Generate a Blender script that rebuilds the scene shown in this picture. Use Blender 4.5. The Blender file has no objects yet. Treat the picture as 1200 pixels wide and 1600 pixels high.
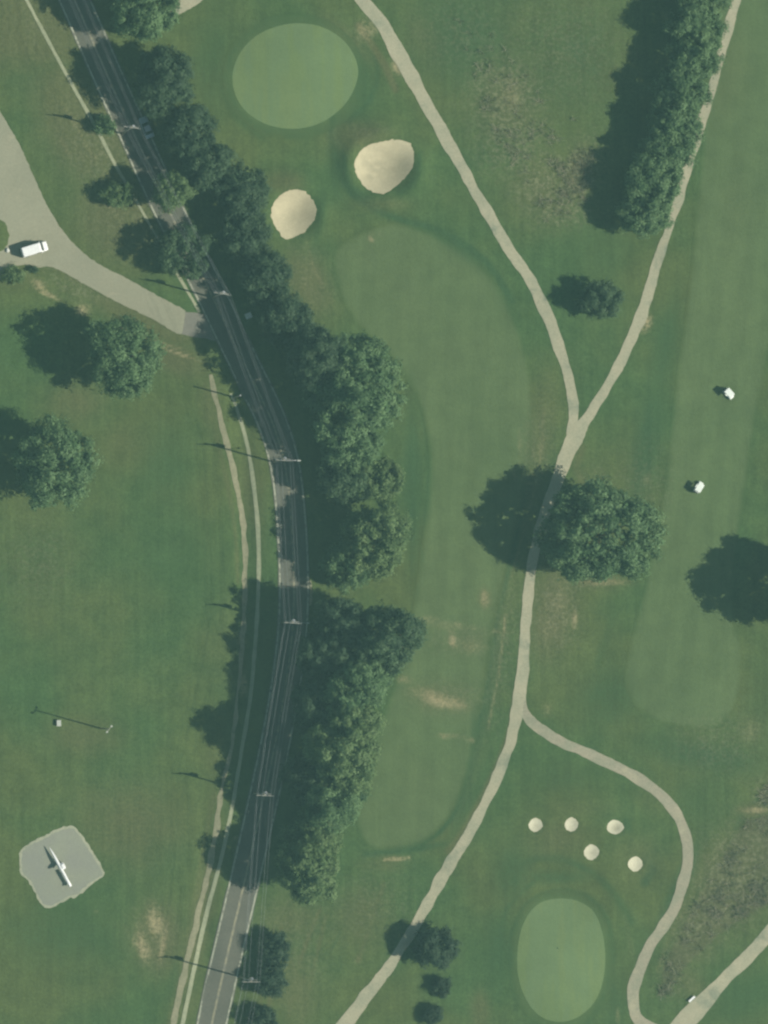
import bpy, bmesh, math, random
import numpy as np
from mathutils import Vector, Matrix
from mathutils.geometry import delaunay_2d_cdt

# ------------------------------------------------------------------ camera, sky, sun, exposure
scene = bpy.context.scene
COL = scene.collection
CAM = (-190.0, -30.0, 1000.0)          # an aeroplane's survey camera, a little off to the west of the plot
SPAN = 200.0                           # metres of ground over the picture's height
cam_d = bpy.data.cameras.new('aerial_camera')
cam = bpy.data.objects.new('aerial_camera', cam_d); COL.objects.link(cam)
cam.location = CAM
cam_d.sensor_fit = 'VERTICAL'; cam_d.sensor_height = 24.0; cam_d.sensor_width = 18.0
cam_d.lens = 24.0 * CAM[2] / SPAN
cam_d.shift_x = -CAM[0] / SPAN; cam_d.shift_y = -CAM[1] / SPAN
cam_d.clip_start = 1.0; cam_d.clip_end = 6000.0
scene.camera = cam

SUN_EL, SUN_AZ = math.radians(43.0), math.radians(105.5)     # azimuth clockwise from +Y
world = bpy.data.worlds.new('World'); scene.world = world; world.use_nodes = True
wn = world.node_tree; bg = wn.nodes['Background']
sky = wn.nodes.new('ShaderNodeTexSky'); sky.sky_type = 'NISHITA'; sky.sun_disc = False
sky.sun_elevation = SUN_EL; sky.sun_rotation = SUN_AZ
wn.links.new(sky.outputs[0], bg.inputs[0]); bg.inputs[1].default_value = 0.05
sun_d = bpy.data.lights.new('sun', 'SUN'); sun_d.energy = 5.0; sun_d.angle = math.radians(0.5)
sun_d.color = (1.0, 0.95, 0.86)
sun = bpy.data.objects.new('sun', sun_d); COL.objects.link(sun)
sv = Vector((math.sin(SUN_AZ) * math.cos(SUN_EL), math.cos(SUN_AZ) * math.cos(SUN_EL), math.sin(SUN_EL)))
sun.rotation_euler = sv.to_track_quat('Z', 'Y').to_euler(); sun.location = sv * 300
scene.view_settings.view_transform = 'Standard'; scene.view_settings.look = 'None'
scene.view_settings.gamma = 1.0; scene.view_settings.exposure = 0.33
scene.cycles.filter_width = 2.4
scene.cycles.max_bounces = 6; scene.cycles.diffuse_bounces = 3; scene.cycles.transmission_bounces = 3
scene.cycles.volume_bounces = 0
HAZE_DENSITY = 0.000126
HAZE_COLOR = (0.47, 0.93, 0.87, 1.0)

# ------------------------------------------------------------------ helpers
rng = np.random.default_rng(7)
random.seed(7)

def P(px, py, h=0.0):
    """a spot on the survey grid (8 grid units to a metre); h: for a point h metres up, where it stands"""
    x, y = (px - 600) / 8.0, (800 - py) / 8.0
    k = (CAM[2] - h) / CAM[2]
    return (CAM[0] + (x - CAM[0]) * k, CAM[1] + (y - CAM[1]) * k)

def tag(o, label=None, cat=None, group=None, kind=None):
    if label: o['label'] = label
    if cat: o['category'] = cat
    if group: o['group'] = group
    if kind: o['kind'] = kind
    return o

def empty(name, loc, rz=0.0):
    o = bpy.data.objects.new(name, None); COL.objects.link(o)
    o.location = loc; o.rotation_euler = (0, 0, rz); o.empty_display_size = 0.5
    return o

def link(name, me, mat, parent=None, smooth=False):
    o = bpy.data.objects.new(name, me); COL.objects.link(o)
    if mat: me.materials.append(mat)
    if parent: o.parent = parent
    if smooth:
        me.polygons.foreach_set('use_smooth', [True] * len(me.polygons))
    return o

def np_mesh(name, V, F):
    V = np.asarray(V, dtype=np.float32); F = np.asarray(F, dtype=np.int32)
    me = bpy.data.meshes.new(name); n = F.shape[1]
    me.vertices.add(len(V)); me.vertices.foreach_set('co', V.ravel())
    me.loops.add(F.size); me.loops.foreach_set('vertex_index', F.ravel())
    me.polygons.add(len(F)); me.polygons.foreach_set('loop_start', np.arange(0, F.size, n, dtype=np.int32))
    me.update(calc_edges=True)
    return me

def catmull(pts, closed=False, step=0.6):
    pts = [np.array(p, float) for p in pts]; n = len(pts); out = []
    segs = n if closed else n - 1
    for i in range(segs):
        g = (lambda k: pts[k % n]) if closed else (lambda k: pts[min(max(k, 0), n - 1)])
        p0, p1, p2, p3 = g(i - 1), g(i), g(i + 1), g(i + 2)
        m = max(1, int(np.linalg.norm((p2 - p1)[:2]) / step))
        for j in range(m):
            t = j / m
            out.append(0.5 * ((2 * p1) + (p2 - p0) * t + (2 * p0 - 5 * p1 + 4 * p2 - p3) * t * t + (3 * p1 - p0 - 3 * p2 + p3) * t ** 3))
    if not closed: out.append(pts[-1])
    return np.array(out)

# ------------------------------------------------------------------ the lie of the land
BUNKERS = [  # outline on the survey grid, depth, lip, label
    ([(553, 262), (560, 240), (578, 226), (596, 222), (612, 219), (638, 223), (645, 238), (645, 256), (638, 272), (620, 290), (595, 303), (570, 292)], 1.5,
     'large pale sand bunker nearest the upper cart path, with a darker middle'),
    ([(423, 336), (431, 312), (446, 300), (462, 297), (480, 302), (492, 318), (494, 334), (480, 358), (464, 368), (446, 374), (432, 357)], 0.9,
     'tan sand bunker close to the roadside trees, smaller of two below the round green'),
    ([(826, 1289), (830, 1281), (837, 1278), (845, 1282), (848, 1290), (843, 1297), (836, 1300), (829, 1297)], 0.3,
     'tiny round white bunker starting the line of three, farthest from the path bend'),
    ([(882, 1287), (886, 1280), (893, 1277), (900, 1281), (903, 1289), (898, 1297), (891, 1299), (884, 1295)], 0.3,
     'tiny round white bunker in the middle of the line of three above the oval green'),
    ([(947, 1292), (952, 1283), (961, 1281), (970, 1285), (974, 1292), (969, 1300), (959, 1303), (950, 1299)], 0.35,
     'small oval white bunker, widest of the line of three above the oval green'),
    ([(912, 1331), (916, 1323), (924, 1319), (932, 1323), (936, 1331), (932, 1339), (923, 1344), (915, 1339)], 0.3,
     'tiny round white bunker between the oval green and the line of three'),
    ([(981, 1350), (985, 1342), (993, 1338), (1001, 1342), (1005, 1351), (1000, 1359), (992, 1362), (985, 1358)], 0.3,
     'tiny round white bunker lowest of the five, nearest the sweeping bend of the cart path'),
]
_bk = []
for out, dep, _ in BUNKERS:
    q = np.array([P(*p) for p in out]); c = (q.max(0) + q.min(0)) / 2; r = (q.max(0) - q.min(0)) / 2
    _bk.append((c, r, dep))
MOUNDS = [  # px, py, rx, ry (metres), height
    (590, 205, 6.0, 3.0, 0.9), (545, 250, 2.5, 4.5, 0.5), (655, 262, 3, 5, 0.5), (600, 318, 6, 2.2, 0.35),
    (405, 345, 2.5, 4.5, 0.4), (455, 282, 5, 2.5, 0.5), (505, 335, 2.5, 4.5, 0.45),
    (461, 119, 14, 12, 0.7), (530, 190, 6, 4, -0.35), (876, 1500, 10, 14, 0.8), (960, 1420, 6, 6, 0.6), (800, 1400, 6, 6, 0.45),
    (1005, 1370, 4, 4, -0.5), (965, 1310, 5, 4, 0.35), (900, 1255, 12, 3, 0.5), (1085, 1080, 9, 8, 0.5),
    (380, 640, 2.0, 24, -0.35), (385, 860, 2.0, 16, -0.35), (320, 1420, 2.0, 22, -0.3),
]

def height(x, y):
    x = np.asarray(x, float); y = np.asarray(y, float)
    z = 0.16 * np.sin(x * 0.11 + 0.6 * np.sin(y * 0.07)) * np.cos(y * 0.09 + 1.0) + 0.10 * np.sin(x * 0.23 + y * 0.13) + 0.05 * np.sin(y * 0.31 - x * 0.17 + 2)
    for px, py, rx, ry, hh in MOUNDS:
        cx, cy = P(px, py)
        z = z + 1.35 * hh * np.exp(-((x - cx) / rx) ** 2 - ((y - cy) / ry) ** 2)
    for c, r, dep in _bk:
        e2 = ((x - c[0]) / (r[0] + 0.35)) ** 2 + ((y - c[1]) / (r[1] + 0.35)) ** 2
        z = z - dep * np.clip(1 - e2, 0, 1) ** 2 + dep * 0.22 * np.exp(-((np.sqrt(e2) - 1.18) / 0.22) ** 2)
    far = np.clip((np.maximum(np.abs(x) - 90, np.abs(y) - 115)) / 60, 0, 1)
    return z * (1 - far)

def hz(x, y): return float(height(x, y))

# worn, dry, rank and bare places: (px, py, rx, ry in grid units, turn in degrees, strength)
DRY = [(60, 40, 110, 80, 20, .95), (135, 190, 75, 130, -30, .95), (190, 340, 70, 90, -30, .95), (15, 60, 60, 70, 0, .7), (235, 330, 40, 40, 0, .5), (40, 130, 60, 60, 0, .3),
       (150, 440, 90, 20, 25, .9), (230, 500, 110, 26, 25, .95), (280, 560, 60, 30, 20, .8), (120, 625, 60, 45, 0, .6), (190, 690, 60, 50, 0, .35), (330, 640, 22, 60, -10, .5),
       (395, 770, 30, 110, -5, .5), (350, 1010, 60, 140, 0, .3), (205, 1290, 120, 90, 0, .6), (340, 1180, 30, 160, 0, .35), (130, 1150, 80, 40, 0, .5),
       (250, 1470, 40, 60, 0, .8), (310, 1450, 22, 160, 12, .8), (290, 1560, 30, 60, 12, .5),
       (480, 440, 40, 70, -25, .7), (560, 640, 60, 60, 0, .2), (445, 285, 40, 24, 0, .6), (560, 215, 60, 30, 0, .6), (540, 60, 70, 20, 40, .5), (600, 320, 60, 16, 0, .45),
       (790, 160, 60, 90, -10, .55), (850, 300, 60, 70, -30, .5), (905, 270, 26, 50, 20, .8), (860, 960, 40, 90, 8, .75), (930, 800, 30, 60, 0, .5), (930, 905, 60, 14, 0, .6),
       (690, 1090, 60, 28, 8, .6), (757, 935, 12, 20, 0, .8), (735, 1000, 60, 26, 0, .35), (840, 700, 30, 130, 10, .5), (780, 990, 22, 160, 10, .3), (740, 1200, 20, 120, 18, .25),
       (450, 1440, 80, 50, 0, .5), (460, 1540, 50, 80, 0, .55), (560, 1430, 70, 60, 0, .45), (750, 1580, 20, 40, 0, .6), (600, 1350, 50, 18, 0, .4),
       (870, 1310, 70, 40, 0, .5), (1000, 1340, 60, 50, 0, .4), (910, 1265, 90, 20, 0, .3), (1150, 1370, 60, 80, 30, .9), (1090, 1450, 50, 60, 30, .7), (1180, 1266, 30, 12, 0, .9),
       (1140, 110, 40, 100, 10, .4), (1150, 300, 40, 140, 0, .25), (1080, 1540, 50, 30, 40, .5), (660, 60, 30, 60, -25, .35), (800, 20, 60, 40, 0, .2),
       (340, 1530, 50, 40, 0, .3), (20, 430, 40, 30, 0, .5), (730, 800, 60, 200, 0, .15), (1010, 1250, 40, 30, 40, .3)]
LUSH = [(720, 60, 90, 90, 0, .7), (900, 80, 90, 110, 0, .55), (330, 100, 40, 110, 0, .5), (560, 120, 35, 80, 0, .7), (461, 40, 90, 22, 0, .5),
        (525, 245, 16, 70, 0, .7), (720, 390, 80, 16, 38, .7), (790, 470, 22, 60, -30, .4), (645, 760, 18, 170, 0, .75), (630, 1000, 16, 60, 0, .5),
        (100, 1460, 130, 70, 0, .5), (280, 860, 90, 90, 0, .35), (260, 720, 60, 90, 0, .5), (60, 880, 60, 90, 0, .4), (1010, 700, 26, 130, 10, .8), (1040, 540, 24, 120, 12, .6),
        (950, 1090, 60, 60, 0, .6), (1100, 1180, 120, 30, 10, .7), (1090, 1250, 40, 60, 0, .4), (800, 1370, 40, 60, 0, .6), (960, 1560, 24, 80, 0, .5),
        (770, 1060, 12, 120, 10, .6), (725, 1260, 14, 70, 25, .6), (650, 1325, 60, 8, -8, .9), (940, 390, 60, 90, 0, .35), (780, 1480, 24, 80, 0, .6),
        (1060, 1390, 16, 110, 25, .9), (1190, 1100, 40, 120, 0, .4), (870, 1370, 70, 16, 0, .6), (880, 1215, 60, 30, 0, .5), (460, 200, 80, 14, 0, .5), (1010, 1480, 30, 60, 20, .4),
        (840, 60, 40, 60, 0, .4), (590, 1150, 30, 80, 0, .3), (1150, 1560, 60, 50, 0, .5), (40, 720, 40, 60, 0, .3), (90, 130, 70, 30, 0, .6)]
BARE = [(243, 1440, 13, 30, -12, .75), (223, 1478, 10, 26, -14, .75), (255, 1475, 5, 36, 10, .7), (690, 1095, 36, 11, 14, .75), (668, 1085, 40, 12, 10, .4), (708, 1001, 7, 12, 0, .8), (735, 1010, 30, 14, 0, .3),
        (715, 1152, 30, 3, 4, .55), (690, 1150, 5, 4, 0, .6), (618, 1342, 24, 4, 2, .6), (580, 372, 6, 6, 0, .7), (592, 364, 4, 4, 0, .7), (757, 935, 8, 14, 0, .55),
        (575, 45, 20, 26, 45, .45), (622, 105, 9, 14, -25, .9), (898, 965, 5, 22, 0, .6), (870, 960, 30, 60, 10, .25), (935, 770, 8, 16, 0, .5), (945, 910, 40, 5, 0, .6),
        (1010, 505, 9, 16, 20, .9), (800, 150, 20, 30, 0, .3), (905, 265, 16, 34, 20, .45), (220, 350, 3, 26, -30, .35), (120, 195, 3, 16, -30, .45), (170, 320, 4, 40, -32, .35),
        (100, 225, 5, 30, -25, .3), (210, 1470, 5, 12, 0, .4), (630, 1060, 14, 6, 0, .5), (745, 985, 60, 4, 3, .35), (700, 975, 60, 3, 3, .25), (1180, 1266, 26, 5, 0, .6),
        (60, 445, 14, 8, 30, .7), (75, 460, 26, 4, 25, .7), (225, 525, 60, 2.6, 20, .75), (280, 553, 40, 2.6, 20, .75), (130, 485, 14, 10, 0, .6), (210, 250, 12, 16, -30, .6),
        (380, 1070, 8, 24, 0, .7), (378, 1000, 8, 14, 0, .6), (370, 1310, 8, 4, 0, .7), (435, 640, 0.1, .1, 0, 0), (190, 205, 9, 6, 0, .5), (965, 1590, 4, 20, 0, .3),
        (560, 1500, 8, 8, 0, .25), (150, 1425, 4, 4, 0, .3), (1035, 1500, 6, 30, 20, .35), (1172, 1140, 26, 26, 0, .25), (1010, 750, 10, 14, 0, .25), (855, 1110, 10, 16, 0, .25)]
RANK = [(586, 258, 24, 17, 10, 1.0), (578, 276, 14, 8, 0, .8), (456, 338, 18, 14, 0, .55), (962, 1293, 7, 6, 0, .9), (924, 1332, 5, 4, 0, .5), (836, 1290, 4, 4, 0, .4),
        (790, 150, 60, 60, 0, .9), (800, 215, 55, 60, 0, .9), (850, 290, 50, 60, -20, .75), (905, 270, 30, 60, 20, .95), (880, 330, 50, 24, 0, .9), (720, 50, 80, 60, 0, .35), (880, 80, 110, 100, 0, .35),
        (1150, 1370, 60, 90, 30, 1.0), (1090, 1450, 40, 60, 30, .8), (1195, 1240, 20, 24, 0, .9), (1050, 1530, 30, 40, 0, .5), (870, 950, 40, 70, 5, .6), (930, 780, 30, 50, 0, .5), (905, 910, 60, 16, 0, .5),
        (150, 230, 60, 90, -30, .55), (190, 330, 60, 60, -30, .5), (120, 450, 60, 20, 20, .6), (60, 40, 60, 50, 0, .35), (450, 1470, 60, 110, 0, .3), (590, 1420, 60, 60, 0, .3), (700, 1090, 60, 26, 0, .5), (720, 1000, 50, 24, 0, .4),
        (575, 205, 40, 10, 0, .4), (480, 440, 40, 60, -20, .35), (840, 720, 30, 110, 5, .35), (790, 1000, 20, 150, 8, .35), (1120, 1160, 70, 50, 0, .35), (1000, 760, 60, 60, 0, .3), (60, 880, 60, 70, 0, .3), (240, 1460, 40, 50, 0, .5)]
STROKES = [  # mowing lines, worn lines and darker grass beside bunkers: points, half width in grid units, channel (0 dry, 1 lush, 2 bare), strength
    ([(522, 178), (516, 205), (525, 250), (548, 300), (610, 338), (690, 362), (760, 410), (800, 470)], 7, 1, .9),
    ([(352, 125), (360, 85), (390, 50), (440, 28), (490, 28), (540, 52), (570, 95), (568, 145), (535, 188), (480, 212), (420, 208), (372, 175), (352, 125)], 7, 1, .55),
    ([(797, 1510), (800, 1455), (818, 1415), (865, 1393), (915, 1400), (948, 1440), (956, 1500), (945, 1555), (915, 1600)], 7, 1, .6), ([(1010, 1340), (1020, 1360), (1008, 1378)], 9, 1, .8), ([(978, 1282), (982, 1296)], 7, 1, .7), ([(535, 240), (545, 290), (580, 315)], 6, 1, .8), ([(655, 240), (652, 275), (625, 305)], 6, 1, .6),
    ([(505, 300), (500, 350), (490, 400), (505, 450)], 8, 1, .5),
    ([(835, 690), (815, 800), (780, 960), (765, 1060), (745, 1160)], 5, 1, .8), ([(850, 640), (840, 740), (800, 900)], 3, 2, .25), ([(790, 960), (778, 1060), (762, 1140)], 2.5, 2, .42), ([(772, 1000), (760, 1080), (742, 1160)], 3, 1, .95), ([(640, 963), (700, 970), (745, 984)], 2.5, 2, .35), ([(690, 1150), (742, 1158)], 2.2, 2, .5), ([(600, 1344), (640, 1339)], 2.5, 2, .5), ([(815, 655), (812, 700), (800, 760)], 2.5, 2, .3),
    ([(470, 330), (490, 420), (520, 470)], 4, 2, .2), ([(240, 300), (215, 330)], 3, 2, .3), ([(95, 160), (120, 200), (150, 250), (190, 300)], 3, 2, .3), ([(440, 1450), (425, 1540), (415, 1600)], 5, 0, .7), ([(500, 1420), (470, 1500), (450, 1590)], 5, 0, .6), ([(560, 1400), (520, 1480)], 4, 1, .5),
    ([(745, 1100), (735, 1200), (705, 1280), (650, 1322), (570, 1335)], 6, 1, .9), ([(770, 1030), (760, 1120), (735, 1220)], 4, 1, .7),
    ([(640, 580), (662, 660), (668, 760), (655, 900), (645, 960)], 5, 1, .5),
    ([(805, 1380), (815, 1350), (870, 1340), (940, 1375), (985, 1440)], 9, 1, .6), ([(775, 1500), (790, 1420), (840, 1372)], 7, 1, .55), ([(990, 1500), (975, 1430)], 6, 2, .15),
    ([(575, 60), (590, 110), (575, 160), (545, 190)], 8, 1, .7), ([(345, 60), (340, 120), (365, 180), (410, 215)], 8, 1, .5),
    ([(1105, 1370), (1075, 1425), (1040, 1500)], 6, 1, .6), ([(960, 960), (935, 1040), (940, 1090)], 12, 1, .4),
    ([(320, 600), (333, 660), (352, 740), (368, 830), (372, 910)], 5, 0, .5), ([(335, 1240), (318, 1330), (300, 1430), (278, 1540), (262, 1610)], 6, 0, .5),
    ([(1195, 1240), (1160, 1270), (1150, 1295)], 5, 1, .6), ([(430, 1440), (400, 1600)], 4, 0, .5), ([(510, 1430), (470, 1600)], 5, 0, .5), ([(600, 1380), (560, 1500)], 5, 0, .5),
    ([(560, 40), (600, 100), (618, 140)], 6, 0, .9), ([(910, 700), (900, 730), (930, 790)], 8, 0, .5), ([(806, 1080), (800, 1130), (780, 1190), (730, 1290), (700, 1330)], 6, 0, .7),
]

def wear(x, y):
    x = np.asarray(x, float); y = np.asarray(y, float)
    W = np.zeros((x.size, 4))
    for ch, lst in enumerate((DRY, LUSH, BARE, RANK)):
        for px, py, rx, ry, a, s in lst:
            cx, cy = P(px, py); rx, ry, a = rx / 8, ry / 8, math.radians(-a)
            dx, dy = x - cx, y - cy
            u = dx * math.cos(a) + dy * math.sin(a); v = -dx * math.sin(a) + dy * math.cos(a)
            W[:, ch] = np.maximum(W[:, ch], s * np.exp(-1.1 * ((u / rx) ** 2 + (v / ry) ** 2)))
    for pts, w, ch, s in STROKES:
        q = catmull([P(*p) for p in pts], step=3.0); w = w / 8
        d = np.full(x.size, 1e9)
        for a, b in zip(q[:-1], q[1:]):
            ab = b - a; t = np.clip(((x - a[0]) * ab[0] + (y - a[1]) * ab[1]) / (ab @ ab), 0, 1)
            d = np.minimum(d, np.hypot(x - a[0] - t * ab[0], y - a[1] - t * ab[1]))
        W[:, ch] = np.maximum(W[:, ch], s * np.exp(-(d / w) ** 2))
    return np.clip(W, 0, 1)

def put_wear(me, xy):
    W = wear(xy[:, 0], xy[:, 1])
    at = me.color_attributes.new('wear', 'FLOAT_COLOR', 'POINT')
    at.data.foreach_set('color', W.astype(np.float32).ravel())

# ------------------------------------------------------------------ materials
class N:
    """a small node-graph writer"""
    def __init__(s, name, rough=0.9, spec=0.15):
        s.m = bpy.data.materials.new(name); s.m.use_nodes = True; s.t = s.m.node_tree
        s.b = s.t.nodes['Principled BSDF']; s.b.inputs['Roughness'].default_value = rough
        s.b.inputs['Specular IOR Level'].default_value = spec
        s.co = s.t.nodes.new('ShaderNodeTexCoord').outputs['Object']
    def new(s, k): return s.t.nodes.new(k)
    def put(s, a, b):
        if isinstance(a, (int, float)): b.default_value = a
        elif isinstance(a, tuple): b.default_value = a if len(a) == 4 else (*a, 1)
        else: s.t.links.new(a, b)
    def noise(s, scale, detail=3.0, stretch=(1, 1, 1), rot=0.0, rough=0.55, co=None):
        mp = s.new('ShaderNodeMapping'); mp.inputs['Scale'].default_value = stretch; mp.inputs['Rotation'].default_value = (0, 0, rot)
        s.put(co or s.co, mp.inputs[0]); n = s.new('ShaderNodeTexNoise')
        n.inputs['Scale'].default_value = scale; n.inputs['Detail'].default_value = detail; n.inputs['Roughness'].default_value = rough
        s.put(mp.outputs[0], n.inputs['Vector']); return n.outputs[0]
    def ramp(s, v, lo, hi, a=0.0, b=1.0):
        r = s.new('ShaderNodeMapRange'); r.interpolation_type = 'SMOOTHSTEP'
        s.put(v, r.inputs[0]); r.inputs[1].default_value = lo; r.inputs[2].default_value = hi; r.inputs[3].default_value = a; r.inputs[4].default_value = b
        return r.outputs[0]
    def math(s, op, a, b=0.0):
        n = s.new('ShaderNodeMath'); n.operation = op; s.put(a, n.inputs[0]); s.put(b, n.inputs[1]); return n.outputs[0]
    def mix(s, f, a, b, kind='MIX'):
        n = s.new('ShaderNodeMix'); n.data_type = 'RGBA'; n.blend_type = kind
        s.put(f, n.inputs[0]); s.put(a, n.inputs[6]); s.put(b, n.inputs[7]); return n.outputs[2]
    def vary(s, col, v, lo, hi, amt):
        """multiply by 1 - amt .. 1 + amt over noise v"""
        k = s.ramp(v, lo, hi, 1 - amt, 1 + amt)
        c = s.new('ShaderNodeCombineColor'); [s.put(k, c.inputs[i]) for i in range(3)]
        return s.mix(1.0, col, c.outputs[0], 'MULTIPLY')
    def attr(s, name):
        a = s.new('ShaderNodeAttribute'); a.attribute_name = name
        sp = s.new('ShaderNodeSeparateColor'); s.put(a.outputs['Color'], sp.inputs[0]); return [*sp.outputs[:3], a.outputs['Alpha']]
    def out(s, col, bump=None, strength=0.3, dist=0.1):
        s.put(col, s.b.inputs['Base Color'])
        if bump is not None:
            b = s.new('ShaderNodeBump'); b.inputs['Strength'].default_value = strength; b.inputs['Distance'].default_value = dist
            s.put(bump, b.inputs['Height']); s.put(b.outputs[0], s.b.inputs['Normal'])
        return s.m

DRYC, LUSHC, BAREC = (0.091, 0.103, 0.040), (0.041, 0.082, 0.030), (0.27, 0.235, 0.125)

def grass(name, a, b, stripe=0.075, turn=0.0, fine=0.18, dry=1.0, lush=1.0, bare=1.0, band=None, rank=1.0, blotch=0.10, fringe=False):
    s = N(name, 0.95, 0.08)
    c = s.mix(s.ramp(s.noise(0.035, 3), 0.35, 0.65), a, b)
    n4, n1 = s.noise(0.28, 4), s.noise(1.7, 3, rough=0.7)
    if fringe:                                                 # the cut grows out into the rough at its border
        at = s.new('ShaderNodeAttribute'); at.attribute_name = 'fringe'
        e = s.ramp(s.math('ADD', at.outputs['Fac'], s.math('MULTIPLY', s.math('SUBTRACT', n4, 0.5), 0.6)), 0.0, 1.0)
        c = s.mix(e, s.mix(s.ramp(s.noise(0.035, 3), 0.35, 0.65), *ROUGH), c)
    if rank == 0: c = s.mix(s.ramp(s.noise(0.5, 2, (0.8, 0.10, 1)), 0.42, 0.58), c, (0.123, 0.178, 0.077))
    c = s.vary(c, n4, 0.3, 0.7, blotch)
    w = s.attr('wear')
    def f(ch, gain, jit=0.55, top=0.95):
        j = s.math('MULTIPLY', s.math('SUBTRACT', n4, 0.5), jit); j = s.math('ADD', j, s.math('MULTIPLY', s.math('SUBTRACT', n1, 0.5), jit))
        v = s.math('MULTIPLY', w[ch], s.math('ADD', 1.0, s.math('MULTIPLY', j, 2.4)))
        return s.math('MULTIPLY', s.ramp(v, 0.03, top), gain)
    c = s.mix(f(1, lush), c, LUSHC)
    c = s.mix(f(0, dry, 0.35, 0.78), c, DRYC)
    rk = s.math('MULTIPLY', w[3], rank)
    c = s.mix(s.math('MULTIPLY', rk, s.ramp(s.noise(0.9, 4, rough=0.75), 0.42, 0.62, 0.15, 0.7)), c, (0.074, 0.092, 0.036))
    c = s.mix(s.math('MULTIPLY', rk, s.ramp(s.noise(1.35, 4, (1, 1, 3), rough=0.8), 0.47, 0.62, 0, 0.8)), c, (0.20, 0.20, 0.115))
    c = s.mix(f(2, bare, 0.9), c, BAREC)
    c = s.vary(c, s.noise(1.0, 4, (0.9, 0.05, 1), turn), 0.32, 0.68, stripe)      # passes of the mower
    if band:
        wv = s.new('ShaderNodeTexWave'); wv.wave_type = 'BANDS'; wv.bands_direction = 'X'; wv.wave_profile = 'SIN'
        mp = s.new('ShaderNodeMapping'); mp.inputs['Rotation'].default_value = (0, 0, turn); s.put(s.co, mp.inputs[0]); s.put(mp.outputs[0], wv.inputs['Vector'])
        wv.inputs['Scale'].default_value = band[0]; wv.inputs['Distortion'].default_value = 0.6; wv.inputs['Detail Scale'].default_value = 0.2
        c = s.vary(c, wv.outputs['Fac'], 0.3, 0.7, band[1])
    c = s.vary(c, n1, 0.25, 0.75, fine)
    c = s.vary(c, s.noise(5.0, 2, rough=0.8), 0.25, 0.75, fine * 0.8)
    return s.out(c, s.noise(2.2, 4, rough=0.7), 0.25, 0.25)

M = {}
ROUGH = ((0.053, 0.098, 0.032), (0.078, 0.105, 0.033))
M['ground'] = grass('rough_grass', *ROUGH)
M['fairway'] = grass('fairway_grass', (0.083, 0.122, 0.046), (0.092, 0.129, 0.050), 0.035, math.radians(3), 0.08, 0.8, 0.7, 1.0, (0.055, 0.025), 1.0, 0.06, True)
M['fairway2'] = grass('mown_grass', (0.084, 0.124, 0.047), (0.092, 0.130, 0.050), 0.035, math.radians(9), 0.08, 0.6, 0.6, 1.0, (0.06, 0.03), 1.0, 0.06, True)
M['rank'] = grass('rank_grass', (0.074, 0.088, 0.037), (0.086, 0.094, 0.044), 0.03, 0, 0.16, 0.5, 0.3, 0.4, None, 0.9, 0.14, True)
M['collar'] = grass('collar_grass', (0.068, 0.110, 0.037), (0.074, 0.114, 0.039), 0.03, 0, 0.08, 0.5, 0.8, 0.4, None, 1.0, 0.06, True)
M['green'] = grass('green_turf', (0.126, 0.180, 0.068), (0.134, 0.184, 0.074), 0.02, 0, 0.05, 0.0, 0.0, 0.0, None, 0.0, 0.03)

def mineral(name, a, b, scale=0.4, fine=0.12, rough=0.95, patch=None, spec=0.15, bump=0.2, damp=None):
    s = N(name, rough, spec)
    c = s.mix(s.ramp(s.noise(scale, 4), 0.3, 0.7), a, b)
    if patch: c = s.mix(s.ramp(s.noise(patch[0], 4, rough=0.65), patch[1], patch[1] + 0.16), c, patch[2])
    if damp: c = s.mix(s.math('MULTIPLY', s.attr('wear')[3], s.ramp(s.noise(0.7, 4), 0.3, 0.6, 0.35, 0.85)), c, damp)
    c = s.vary(c, s.noise(2.5, 4, rough=0.7), 0.3, 0.7, fine)
    c = s.vary(c, s.noise(9.0, 2), 0.25, 0.75, fine * 0.7)
    return s.out(c, s.noise(4.0, 4), bump, 0.05)

M['sand'] = mineral('bunker_sand', (0.475, 0.425, 0.275), (0.425, 0.38, 0.248), 0.35, 0.06, patch=(0.16, 0.56, (0.36, 0.33, 0.225)), damp=(0.285, 0.262, 0.175))
M['white_sand'] = mineral('white_sand', (0.54, 0.515, 0.37), (0.49, 0.465, 0.33), 0.6, 0.06, patch=(0.5, 0.60, (0.42, 0.40, 0.28)), damp=(0.30, 0.28, 0.19))
M['path'] = mineral('path_gravel', (0.36, 0.335, 0.225), (0.295, 0.29, 0.195), 0.3, 0.10, patch=(0.13, 0.54, (0.22, 0.235, 0.16)))
M['path_grey'] = mineral('path_worn', (0.31, 0.28, 0.195), (0.25, 0.25, 0.17), 0.3, 0.10, patch=(0.13, 0.55, (0.36, 0.33, 0.22)))
M['lot'] = mineral('gravel_lot', (0.278, 0.270, 0.186), (0.246, 0.244, 0.168), 0.10, 0.07, patch=(0.16, 0.58, (0.32, 0.295, 0.20)))
M['pad'] = mineral('pale_concrete', (0.245, 0.256, 0.188), (0.23, 0.236, 0.19), 0.2, 0.06, patch=(0.3, 0.62, (0.29, 0.29, 0.19)))
M['pad_edge'] = mineral('pad_edging', (0.34, 0.34, 0.235), (0.29, 0.30, 0.21), 0.5, 0.12)
M['asphalt'] = mineral('asphalt', (0.106, 0.108, 0.082), (0.122, 0.122, 0.092), 0.25, 0.10, 0.85, patch=(0.5, 0.60, (0.092, 0.094, 0.074)))
M['apron'] = mineral('apron_asphalt', (0.165, 0.160, 0.130), (0.185, 0.178, 0.140), 0.3, 0.08)
M['strip'] = mineral('kerb_strip', (0.31, 0.32, 0.20), (0.25, 0.27, 0.17), 0.4, 0.12, patch=(0.6, 0.6, (0.15, 0.18, 0.09)))
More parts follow.
